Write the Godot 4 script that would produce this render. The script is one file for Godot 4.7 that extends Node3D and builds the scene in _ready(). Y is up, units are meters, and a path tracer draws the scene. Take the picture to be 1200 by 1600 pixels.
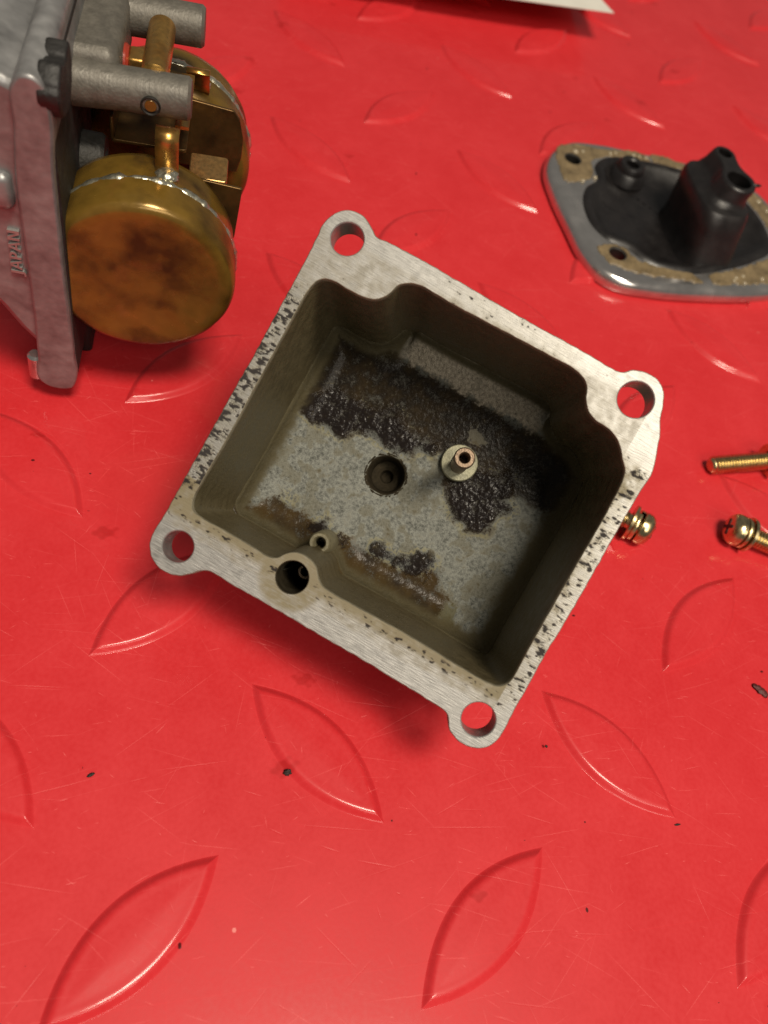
extends Node3D
# A carburettor float bowl, its carburettor, a pump cover and screws on a red tread-plate tile. Shapes are written in millimetres.

const MM := 0.001
var rng := RandomNumberGenerator.new()
var used := {}
var mats := {}

# ---------------------------------------------------------------- naming
func numbered(called: String) -> String:
	var k: int = used.get(called, 0)
	used[called] = k + 1
	return called if k == 0 else "%s_%03d" % [called, k]

func thing(called: String, label: String, category: String, xf := Transform3D.IDENTITY, group := "") -> Node3D:
	var o := Node3D.new()
	o.name = numbered(called)
	o.transform = Transform3D(xf.basis, xf.origin * MM)
	add_child(o)
	o.set_meta("label", label)
	o.set_meta("category", category)
	if group:
		o.set_meta("group", group)
	return o

func part(called: String, m: Mesh, mat: Material, parent: Node, xf := Transform3D.IDENTITY) -> MeshInstance3D:
	var o := MeshInstance3D.new()
	o.name = called
	o.mesh = m
	o.material_override = null
	if m is ArrayMesh:
		(m as ArrayMesh).surface_set_material(0, mat)
	else:
		(m as PrimitiveMesh).material = mat
	o.transform = Transform3D(xf.basis, xf.origin * MM)
	parent.add_child(o, true)
	return o

# ---------------------------------------------------------------- mesh helpers (mm)
func begin() -> SurfaceTool:
	var st := SurfaceTool.new()
	st.begin(Mesh.PRIMITIVE_TRIANGLES)
	return st

func done(st: SurfaceTool) -> ArrayMesh:
	st.generate_normals()
	st.index()
	return st.commit()

func tri(st: SurfaceTool, a: Vector3, b: Vector3, c: Vector3, g := 0) -> void:
	# a, b, c anticlockwise seen from outside
	if a.is_equal_approx(b) or b.is_equal_approx(c) or a.is_equal_approx(c):
		return
	st.set_smooth_group(g)
	st.add_vertex(a * MM)
	st.set_smooth_group(g)
	st.add_vertex(c * MM)
	st.set_smooth_group(g)
	st.add_vertex(b * MM)

func loft(st: SurfaceTool, loops: Array, groups: Array, xf := Transform3D.IDENTITY, closed := true) -> void:
	for k in loops.size() - 1:
		var a: PackedVector3Array = loops[k]
		var b: PackedVector3Array = loops[k + 1]
		var n := a.size()
		var g: int = groups[k] if k < groups.size() else 0
		for i in (n if closed else n - 1):
			var j := (i + 1) % n
			var p := xf * a[i]
			var q := xf * a[j]
			var r := xf * b[j]
			var s := xf * b[i]
			tri(st, p, q, r, g)
			tri(st, p, r, s, g)

func ring(r: float, y: float, n: int, wob := 0.0, seed_ := 0) -> PackedVector3Array:
	var out := PackedVector3Array()
	for i in n:
		var t := TAU * i / n
		var rr := r
		if wob > 0.0:
			rr += wob * (sin(t * 5.0 + seed_) * 0.5 + sin(t * 11.0 + seed_ * 2.3) * 0.35 + sin(t * 23.0 + seed_ * 1.7) * 0.25)
		out.append(Vector3(cos(t) * rr, y, -sin(t) * rr))
	return out

func lathe(st: SurfaceTool, prof: Array, n := 48, xf := Transform3D.IDENTITY, g0 := 0) -> void:
	# prof: Vector2(r, y), going up on the outside, then inwards
	var loops := []
	var groups := []
	var g := g0
	for k in prof.size():
		loops.append(ring(maxf(prof[k].x, 0.0), prof[k].y, n))
		if k > 0:
			if k > 1:
				var d0: Vector2 = prof[k - 1] - prof[k - 2]
				var d1: Vector2 = prof[k] - prof[k - 1]
				if absf(d0.angle_to(d1)) > 0.62:
					g += 1
			groups.append(g)
	loft(st, loops, groups, xf)

func along(origin: Vector3, dir: Vector3, up := Vector3(0, 0, 1)) -> Transform3D:
	var y := dir.normalized()
	if absf(y.dot(up.normalized())) > 0.98:
		up = Vector3(1, 0, 0)
	var x := y.cross(up).normalized()
	var z := x.cross(y).normalized()
	return Transform3D(Basis(x, y, z), origin)

func pts(a: Array) -> PackedVector2Array:
	# x, z pairs -> x, -z polygon, anticlockwise
	var out := PackedVector2Array()
	for i in range(0, a.size(), 2):
		out.append(Vector2(a[i], -a[i + 1]))
	return ccw(out)

func ccw(p: PackedVector2Array) -> PackedVector2Array:
	if Geometry2D.is_polygon_clockwise(p):
		p.reverse()
	return p

func smooth_poly(p: PackedVector2Array, step: float, relax := 0) -> PackedVector2Array:
	# closed Catmull-Rom curve through p, points spaced evenly
	var n := p.size()
	var dense := PackedVector2Array()
	for i in n:
		var a := p[(i + n - 1) % n]
		var b := p[i]
		var c := p[(i + 1) % n]
		var d := p[(i + 2) % n]
		var m := maxi(2, int(b.distance_to(c) / step * 4.0))
		for k in m:
			dense.append(b.cubic_interpolate_in_time(c, a, d, float(k) / m, b.distance_to(c) + 0.001, -(a.distance_to(b) + 0.001), b.distance_to(c) + c.distance_to(d) + 0.002))
	for it in relax:
		var q := dense.duplicate()
		for i in dense.size():
			q[i] = (dense[(i + dense.size() - 1) % dense.size()] + dense[i] * 2.0 + dense[(i + 1) % dense.size()]) * 0.25
		dense = q
	return even(dense, step)

func even(p: PackedVector2Array, step: float) -> PackedVector2Array:
	var total := 0.0
	var n := p.size()
	for i in n:
		total += p[i].distance_to(p[(i + 1) % n])
	var want := maxi(8, int(total / step))
	var out := PackedVector2Array()
	var i := 0
	var at := 0.0
	for k in want:
		var target := total * k / want
		while i < n and at + p[i].distance_to(p[(i + 1) % n]) < target:
			at += p[i].distance_to(p[(i + 1) % n])
			i += 1
		var l := maxf(p[i % n].distance_to(p[(i + 1) % n]), 1e-6)
		out.append(p[i % n].lerp(p[(i + 1) % n], (target - at) / l))
	return out

func inset(p: PackedVector2Array, d: float) -> PackedVector2Array:
	# moves a fine anticlockwise outline inwards by d, vertex by vertex
	var n := p.size()
	var out := PackedVector2Array()
	for i in n:
		var t := (p[(i + 1) % n] - p[(i + n - 1) % n]).normalized()
		out.append(p[i] + Vector2(-t.y, t.x) * d)
	return out

func lift(p: PackedVector2Array, y: float) -> PackedVector3Array:
	var out := PackedVector3Array()
	for v in p:
		out.append(Vector3(v.x, y, -v.y))
	return out

func circle2(c: Vector2, r: float, n: int) -> PackedVector2Array:
	var out := PackedVector2Array()
	for i in n:
		out.append(c + Vector2(cos(TAU * i / n), sin(TAU * i / n)) * r)
	return out

func cap(st: SurfaceTool, outer: PackedVector2Array, holes: Array, y: float, up: bool, g: int, xf := Transform3D.IDENTITY) -> void:
	# flat face between an outline and holes, all finely sampled
	var all := PackedVector2Array(outer)
	for h in holes:
		all.append_array(h)
	var idx := Geometry2D.triangulate_delaunay(all)
	for k in range(0, idx.size(), 3):
		var a := all[idx[k]]
		var b := all[idx[k + 1]]
		var c := all[idx[k + 2]]
		var m := (a + b + c) / 3.0
		if not Geometry2D.is_point_in_polygon(m, outer):
			continue
		var inside := false
		for h in holes:
			if Geometry2D.is_point_in_polygon(m, h):
				inside = true
		if inside:
			continue
		if (b - a).cross(c - a) < 0.0:
			var s := b
			b = c
			c = s
		var pa := xf * Vector3(a.x, y, -a.y)
		var pb := xf * Vector3(b.x, y, -b.y)
		var pc := xf * Vector3(c.x, y, -c.y)
		if up:
			tri(st, pa, pb, pc, g)
		else:
			tri(st, pa, pc, pb, g)

func slab(st: SurfaceTool, poly: PackedVector2Array, y0: float, y1: float, ch: float, xf := Transform3D.IDENTITY) -> void:
	# a plate with chamfered edges; poly anticlockwise in x, -z
	var q := inset(poly, ch)
	var m := inset(poly, ch * 0.3)
	loft(st, [lift(q, y0), lift(m, y0 + ch * 0.3), lift(poly, y0 + ch), lift(poly, y1 - ch), lift(m, y1 - ch * 0.3), lift(q, y1)], [1, 1, 1, 1, 1], xf)
	cap(st, q, [], y1, true, 2, xf)
	cap(st, q, [], y0, false, 3, xf)

func rounded_rect(x0: float, z0: float, x1: float, z1: float, r: float, step := 0.5) -> PackedVector2Array:
	# in x, -z; corners rounded
	var out := PackedVector2Array()
	for c in [[x1 - r, -z0 - r, 0.0], [x0 + r, -z0 - r, 0.5], [x0 + r, -z1 + r, 1.0], [x1 - r, -z1 + r, 1.5]]:
		for k in 7:
			var t: float = PI * c[2] + PI * 0.5 * k / 6.0
			out.append(Vector2(c[0] + cos(t) * r, c[1] + sin(t) * r))
	return even(ccw(out), step)

func block(st: SurfaceTool, lo: Vector3, hi: Vector3, r: float, ch: float, xf := Transform3D.IDENTITY) -> void:
	slab(st, rounded_rect(lo.x, lo.z, hi.x, hi.z, r, maxf(0.4, (hi - lo).length() / 60.0)), lo.y, hi.y, ch, xf)

func blob(st: SurfaceTool, c: Vector3, r: Vector3, lump := 0.15, n := 14, seed_ := 1) -> void:
	var loops := []
	var fn := FastNoiseLite.new()
	fn.seed = seed_
	fn.frequency = 0.9
	for i in n + 1:
		var ph := -PI / 2 + PI * i / n
		var l := PackedVector3Array()
		for k in n * 2:
			var t := TAU * k / (n * 2)
			var d := Vector3(cos(t) * cos(ph), sin(ph), -sin(t) * cos(ph))
			l.append(c + d * r * (1.0 + lump * fn.get_noise_3dv(d * 1.6 + Vector3(seed_, 0, 0))))
		loops.append(l)
	loft(st, loops, [])

# ---------------------------------------------------------------- textures
func noise_bytes(n: int, freq: float, oct: int, seed_: int, kind := FastNoiseLite.TYPE_SIMPLEX_SMOOTH, w := 0) -> PackedByteArray:
	return noise_image(n, freq, oct, seed_, kind, w).get_data()

func noise_image(n: int, freq: float, oct: int, seed_: int, kind := FastNoiseLite.TYPE_SIMPLEX_SMOOTH, w := 0) -> Image:
	var f := FastNoiseLite.new()
	f.noise_type = kind
	f.seed = seed_
	f.frequency = freq
	f.fractal_octaves = oct
	f.fractal_type = FastNoiseLite.FRACTAL_FBM if oct > 1 else FastNoiseLite.FRACTAL_NONE
	var im := f.get_image(w if w > 0 else n, n, false, false, true)
	im.convert(Image.FORMAT_L8)
	if w > 0 and w != n:
		im.resize(n, n, Image.INTERPOLATE_BILINEAR)
	return im

func seamless(n: int, freq: float, oct: int, seed_: int) -> PackedByteArray:
	var f := FastNoiseLite.new()
	f.seed = seed_
	f.frequency = freq
	f.fractal_octaves = oct
	var im := f.get_seamless_image(n, n, false, false, 0.12, true)
	im.convert(Image.FORMAT_L8)
	return im.get_data()

func tex(n: int, data: PackedByteArray, format: int) -> ImageTexture:
	return ImageTexture.create_from_image(Image.create_from_data(n, n, false, format, data))

func mask(polys: Array, n: int, half: float, blur: int) -> PackedByteArray:
	# soft field of polygons given as x, z pairs in mm over a square of +-half
	var m := 150
	var d := PackedByteArray()
	d.resize(m * m)
	for p in polys:
		var poly := PackedVector2Array()
		for i in range(0, p.size(), 2):
			poly.append(Vector2(p[i], p[i + 1]))
		for y in m:
			for x in m:
				if d[y * m + x] == 0 and Geometry2D.is_point_in_polygon(Vector2((x + 0.5) / m * 2.0 - 1.0, (y + 0.5) / m * 2.0 - 1.0) * half, poly):
					d[y * m + x] = 255
	var im := Image.create_from_data(m, m, false, Image.FORMAT_L8, d)
	im.resize(m / blur, m / blur, Image.INTERPOLATE_BILINEAR)
	im.resize(n, n, Image.INTERPOLATE_CUBIC)
	return im.get_data()

func std(color: Color, rough: float, metal := 0.0) -> StandardMaterial3D:
	# color given in linear values
	var m := StandardMaterial3D.new()
	m.albedo_color = color.linear_to_srgb()
	m.roughness = rough
	m.metallic = metal
	return m

func planar(m: StandardMaterial3D, size_mm: float, world := false, off := Vector3.ZERO) -> StandardMaterial3D:
	m.uv1_triplanar = true
	m.uv1_world_triplanar = world
	m.uv1_triplanar_sharpness = 8.0
	m.uv1_scale = Vector3.ONE / (size_mm * MM)
	m.uv1_offset = off
	return m

func grained(color: Color, rough: float, metal: float, size_mm: float, bump: float, freq := 0.06, seed_ := 3, vary := 0.35) -> StandardMaterial3D:
	var n := 256
	var a := seamless(n, freq, 4, seed_)
	var b := seamless(n, freq * 0.25, 3, seed_ + 9)
	var rgbd := PackedByteArray()
	var hd := PackedByteArray()
	var rd := PackedByteArray()
	rgbd.resize(n * n * 3)
	hd.resize(n * n)
	rd.resize(n * n)
	for i in n * n:
		var v := 1.0 + vary * ((a[i] / 255.0 - 0.5) * 0.7 + (b[i] / 255.0 - 0.5) * 1.1)
		var c := Color(color.r * v, color.g * v, color.b * v).linear_to_srgb()
		rgbd[i * 3] = clampi(int(c.r * 255.0), 0, 255)
		rgbd[i * 3 + 1] = clampi(int(c.g * 255.0), 0, 255)
		rgbd[i * 3 + 2] = clampi(int(c.b * 255.0), 0, 255)
		hd[i] = a[i]
		rd[i] = clampi(int(255.0 * (rough + (b[i] / 255.0 - 0.5) * 0.25)), 10, 255)
	var m := std(Color(1, 1, 1), 1.0, metal)
	m.albedo_texture = tex(n, rgbd, Image.FORMAT_RGB8)
	m.roughness_texture = tex(n, rd, Image.FORMAT_L8)
	if bump > 0.0:
		m.heightmap_enabled = true
		m.heightmap_scale = bump * 0.1
		m.heightmap_texture = tex(n, hd, Image.FORMAT_L8)
	return planar(m, size_mm)

func brass_material(base: Color, dark: Color, size_mm: float, seed_: int, rough: float, metal := 0.92) -> StandardMaterial3D:
	# old brass: patches of brown tarnish and thin scratches
	var n := 384
	var a := seamless(n, 0.011, 5, seed_)
	var b := seamless(n, 0.05, 3, seed_ + 4)
	var c := seamless(n, 0.02, 4, seed_ + 7)
	var rgbd := PackedByteArray()
	var rd := PackedByteArray()
	rgbd.resize(n * n * 3)
	rd.resize(n * n)
	for i in n * n:
		var t := clampf((a[i] / 255.0 - 0.38) * 2.0 + (b[i] / 255.0 - 0.5) * 0.5, 0.0, 1.0)
		var s := clampf((c[i] / 255.0 - 0.66) * 7.0, 0.0, 1.0)
		var col := base.lerp(dark, t).lerp(Color(0.33, 0.13, 0.04), s * 0.15)
		col = (col * (0.85 + 0.3 * b[i] / 255.0)).linear_to_srgb()
		rgbd[i * 3] = clampi(int(col.r * 255.0), 0, 255)
		rgbd[i * 3 + 1] = clampi(int(col.g * 255.0), 0, 255)
		rgbd[i * 3 + 2] = clampi(int(col.b * 255.0), 0, 255)
		rd[i] = clampi(int(255.0 * (rough + t * 0.14 + (b[i] / 255.0 - 0.5) * 0.16)), 12, 255)
	var m := std(Color(1, 1, 1), 1.0, 1.0)
	m.albedo_texture = tex(n, rgbd, Image.FORMAT_RGB8)
	m.roughness_texture = tex(n, rd, Image.FORMAT_L8)
	m.metallic = metal
	return planar(m, size_mm)

# ---------------------------------------------------------------- the red floor
func red_plastic() -> StandardMaterial3D:
	var n := 1024
	var size_mm := 170.0
	var a := seamless(n, 0.006, 4, 11)
	var b := seamless(n, 0.03, 4, 12)
	var c := seamless(n, 0.16, 2, 13)
	var rgbd := PackedByteArray()
	var rd := PackedByteArray()
	rgbd.resize(n * n * 3)
	rd.resize(n * n)
	for i in n * n:
		var va := a[i] / 255.0 - 0.5
		var vb := b[i] / 255.0 - 0.5
		var vc := c[i] / 255.0 - 0.5
		var w := clampf(0.5 + va * 1.2 + vb * 0.8, 0.0, 1.0)
		rgbd[i * 3] = int(clampf(202.0 + 6.0 * w + vc * 5.0, 0.0, 255.0))
		rgbd[i * 3 + 1] = int(clampf(44.0 + 7.0 * w + vc * 6.0, 0.0, 255.0))
		rgbd[i * 3 + 2] = int(clampf(49.0 + 7.0 * w + vc * 6.0, 0.0, 255.0))
		rd[i] = int(clampf(255.0 * (0.44 + 0.08 * vb + 0.06 * va + 0.12 * vc), 20.0, 255.0))
	var im := Image.create_from_data(n, n, false, Image.FORMAT_RGB8, rgbd)
	var ri := Image.create_from_data(n, n, false, Image.FORMAT_L8, rd)
	im.resize(2048, 2048, Image.INTERPOLATE_CUBIC)
	var n2 := 2048
	var hi := Image.create_empty(n2, n2, false, Image.FORMAT_L8)
	var peel := PackedByteArray()
	peel.resize(n * n)
	for i in n * n:
		peel[i] = 118 + c[i] / 18 + b[i] / 40
	hi = Image.create_from_data(n, n, false, Image.FORMAT_L8, peel)
	hi.resize(n2, n2, Image.INTERPOLATE_CUBIC)
	var pxmm := n2 / size_mm
	# scratches: mostly short, in a few directions
	for k in 2600:
		var p := Vector2(rng.randf(), rng.randf()) * n2
		var ang := rng.randfn(0.25, 0.5) if rng.randf() < 0.72 else rng.randf() * TAU
		var l := (rng.randf() ** 3 * 15.0 + 0.6) * pxmm
		var bend := rng.randfn(0.0, 0.012) / pxmm * 10.0
		var strength := rng.randf_range(0.15, 0.62) * (1.0 if l > 3.0 * pxmm else 1.5)
		var deep := rng.randf() < 0.35
		for s in int(l):
			ang += bend * 0.02
			p += Vector2(cos(ang), sin(ang))
			var f := strength * sin(PI * (s + 0.5) / l) * (0.4 + 0.6 * rng.randf())
			var x := posmod(int(p.x), n2)
			var y := posmod(int(p.y), n2)
			im.set_pixel(x, y, im.get_pixel(x, y).lerp(Color(0.95, 0.52, 0.50), f))
			if deep:
				hi.set_pixel(x, y, Color(0.5 - f * 0.9, 0, 0))
	# darker oily spots, soft smears and tiny black specks
	for k in 18:
		var p := Vector2(rng.randf(), rng.randf()) * n2
		var r := rng.randf_range(0.3, 1.6) * pxmm
		for y in range(-int(r) - 2, int(r) + 3):
			for x in range(-int(r * 1.6) - 2, int(r * 1.6) + 3):
				var d := Vector2(x / 1.6, y).length() / r
				d += 0.35 * sin(x * 0.21 + k) * cos(y * 0.27 + k * 2.0)
				if d < 1.0:
					var qx := posmod(int(p.x) + x, n2)
					var qy := posmod(int(p.y) + y, n2)
					im.set_pixel(qx, qy, im.get_pixel(qx, qy).lerp(Color(0.56, 0.05, 0.05), 0.30 * minf(1.0, (1.0 - d) * 2.0)))
	for k in 80:
		var p := Vector2(rng.randf(), rng.randf()) * n2
		var r := rng.randf() ** 4 * 0.30 * pxmm + 0.5
		var dark := rng.randf() < 0.7
		var e := rng.randf_range(0.5, 1.6)
		for y in range(-int(r * 2), int(r * 2) + 1):
			for x in range(-int(r * 2), int(r * 2) + 1):
				if Vector2(x * e, y / e).length() < r:
					var qx := posmod(int(p.x) + x, n2)
					var qy := posmod(int(p.y) + y, n2)
					im.set_pixel(qx, qy, im.get_pixel(qx, qy).lerp(Color(0.16, 0.03, 0.03) if dark else Color(0.93, 0.62, 0.58), 0.75))
	var m := std(Color(1, 1, 1), 1.0, 0.0)
	m.albedo_texture = ImageTexture.create_from_image(im)
	m.roughness_texture = ImageTexture.create_from_image(ri)
	m.metallic_specular = 0.30
	m.clearcoat_enabled = true
	m.clearcoat = 0.45
	m.clearcoat_roughness = 0.13
	m.heightmap_enabled = true
	m.heightmap_scale = 0.008
	m.heightmap_texture = ImageTexture.create_from_image(hi)
	return planar(m, size_mm, true)

func tread_mesh(length: float, width: float, height: float) -> ArrayMesh:
	# a pointed oval moulded into the floor: a hollow fillet, a steep shoulder and a flat top
	var st := begin()
	var ns := 72
	var nt := 30
	var rows := []
	for i in ns + 1:
		var s := -1.0 + 2.0 * i / ns
		var hw := width * 0.5 * (1.0 - s * s) + 0.01
		var row := PackedVector3Array()
		for k in nt + 1:
			var u := -1.0 + 2.0 * k / nt
			var t := hw * signf(u) * (1.0 - pow(1.0 - absf(u), 1.7))
			var e := (hw - absf(t)) / sqrt(1.0 + pow(width * s / length, 2.0) * 4.0)
			var f := clampf(e / 1.4, 0.0, 1.0)
			var h := f * f * (3.0 - 2.0 * f) * height - 0.03 * (1.0 - f)
			h += 0.03 * exp(-pow((e - 1.8) / 0.35, 2.0)) + 0.14 * clampf((e - 1.8) / 3.0, 0.0, 1.0)
			row.append(Vector3(s * length * 0.5, h, t))
		rows.append(row)
	loft(st, rows, [], Transform3D.IDENTITY, false)
	return done(st)

func build_floor() -> void:
	mats.red = red_plastic()
	var st := begin()
	slab(st, rounded_rect(-420, -900, 560, 330, 4.0, 30.0), -6.0, 0.0, 0.8)
	var floor_ := part("floor", done(st), mats.red, self)
	floor_.set_meta("kind", "structure")
	floor_.set_meta("label", "glossy scratched red plastic floor with raised pointed ovals")
	var mesh := tread_mesh(29.9, 11.2, 0.8)
	var o := Vector2(22.479, 30.370)
	var u := Vector2(49.258, -4.016)
	var v := Vector2(-u.y, u.x)
	var lean := atan2(u.y, u.x)
	for i in range(-3, 7):
		for j in range(-2, 7):
			for half in [0.0, 0.5]:
				var c: Vector2 = o + u * (i + half) + v * (j + half)
				# keep what the picture can show
				if c.y < -14.0 or c.y > 318.0 or c.x < -48.0 - maxf(0.0, 0.11 * c.y - 8.0) or c.x > 105.0 + c.y * 0.44:
					continue
				var ang := lean + (PI / 4 if half > 0.0 else -PI / 4) - 0.0199
				part("raised_tread", mesh, mats.red, floor_, Transform3D(Basis(Vector3.UP, ang), Vector3(c.x, 0, -c.y)))

# ---------------------------------------------------------------- the float bowl
const HALF := 30.0
const OUTER := [-27.0, -12.1, -27.4, -22.9, -27.5, -24.0, -27.3, -25.4, -26.5, -26.9, -25.4, -27.8, -24.0, -28.1, -22.4, -27.8, -21.4, -27.2, -20.3, -26.5, -18.5, -26.55, -13.7, -26.7, -8.3, -26.6, -2.8, -26.5, 6.0, -26.4, 14.2, -26.4, 16.4, -26.3, 18.2, -26.5, 19.6, -27.6, 21.3, -28.1, 23.0, -28.0, 24.4, -27.0, 25.2, -25.6, 25.8, -23.7, 26.7, -22.0, 27.7, -19.4, 28.2, -17.8, 28.5, -16.4, 28.4, -14.1, 28.3, -10.9, 28.3, -7.2, 28.3, -4.6, 28.3, 4.2, 28.2, 8.4, 28.1, 12.5, 28.2, 17.2, 28.2, 21.7, 28.3, 23.9, 28.0, 25.8, 27.3, 27.0, 26.0, 27.8, 24.5, 28.1, 23.0, 27.9, 21.7, 27.2, 21.0, 26.2, 20.5, 25.6, 19.6, 25.4, 17.9, 25.3, 14.1, 25.2, 11.0, 25.15, 7.8, 25.05, 1.3, 25.05, -5.2, 25.0, -9.7, 25.0, -14.3, 25.1, -16.7, 24.95, -17.9, 25.2, -19.1, 26.3, -20.4, 27.5, -22.1, 28.1, -23.9, 28.0, -25.3, 27.3, -26.4, 25.9, -26.8, 24.1, -26.7, 22.3, -26.7, 18.8, -26.8, 6.6]
const INNER := [-24.6, -7.9, -24.7, -12.9, -24.6, -16.0, -24.2, -17.2, -23.3, -17.95, -22.1, -18.2, -19.6, -18.15, -17.8, -18.25, -16.1, -18.7, -15.1, -19.6, -14.5, -20.9, -14.1, -22.1, -13.2, -22.9, -11.9, -23.4, -9.2, -23.45, -6.4, -23.4, -1.1, -23.5, 4.0, -23.6, 9.4, -23.7, 12.2, -23.7, 13.8, -23.4, 15.0, -22.6, 15.7, -21.1, 16.7, -19.8, 18.4, -19.0, 20.3, -18.9, 21.8, -18.4, 22.9, -17.6, 24.2, -16.1, 25.1, -15.1, 25.5, -13.7, 25.75, -10.1, 25.8, -6.3, 25.75, -3.1, 25.7, 2.8, 25.7, 6.8, 25.7, 11.8, 25.8, 15.5, 25.8, 17.1, 25.5, 18.1, 24.7, 18.85, 23.4, 19.15, 20.1, 19.2, 14.3, 19.05, 8.5, 19.0, 3.0, 19.1, -1.3, 19.15, -2.8, 19.0, -3.9, 18.2, -4.8, 17.2, -6.0, 16.65, -7.2, 16.55, -8.4, 16.9, -9.5, 17.8, -10.2, 18.8, -11.2, 19.15, -14.2, 19.1, -18.6, 19.1, -22.1, 19.1, -23.0, 19.0, -23.7, 18.6, -24.2, 17.5, -24.35, 14.5, -24.3, 10.5]
const DARK := [-25.5, -5.6, -25.8, -16.0, -23.5, -18.6, -15.0, -19.4, -11.5, -18.0, 11.9, -18.7, 21.1, -20.5, 27.5, -17.5, 28.0, -12.0, 26.2, -11.0, 22.6, -7.9, 18.7, -7.2, 15.3, -4.9, 15.4, -0.4, 13.6, 2.6, 10.4, 1.7, 6.8, -0.7, 4.5, -4.3, 1.9, -7.8, -2.0, -4.8, -5.3, -4.4, -9.3, -3.9, -12.8, -2.8, -14.5, -0.6, -18.2, -1.5, -22.0, 0.2]
const TAR_A := [-22.3, -0.2, -24.3, -5.0, -19.6, -8.1, -10.3, -9.6, -0.1, -9.2, 2.1, -7.9, -1.9, -4.7, -5.2, -4.3, -9.3, -3.8, -12.7, -2.7, -14.5, -0.5, -18.1, -1.4]
const TAR_B := [5.5, -3.6, 9.3, -9.1, 14.4, -9.9, 17.3, -5.9, 15.5, -0.2, 13.6, 2.7, 10.4, 1.8, 6.8, -0.6]
const TAR_C := [-1.9, 12.3, 2.2, 10.3, 4.2, 10.6, 9.0, 8.4, 11.5, 10.7, 7.8, 13.5, 1.9, 14.1]
const TAR_D := [-18.1, 12.1, -13.0, 12.3, -8.1, 12.0, -3.5, 14.0, -6.2, 15.3, -13.1, 14.3]
const BROWN := [-25.9, 19.5, -21.6, 14.9, -17.1, 12.8, -12.9, 14.0, -8.1, 13.0, -4.5, 13.9, 3.8, 13.0, 11.1, 10.1, 14.2, 13.9, 15.5, 21.0, 7.0, 22.0, -3.4, 22.0, -15.2, 21.5, -22.6, 21.0]
const OLIVE := [13.5, 13.7, 18.1, 14.1, 17.7, 20.0, 13.2, 20.7]
const CORNER := [24.0, 16.2, 25.8, 13.9, 26.5, 18.0, 24.9, 19.6]
const PALE := [3.1, -13.5, 6.7, -13.7, 8.2, -11.4, 5.9, -10.7]
var tar_field: PackedByteArray

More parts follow.
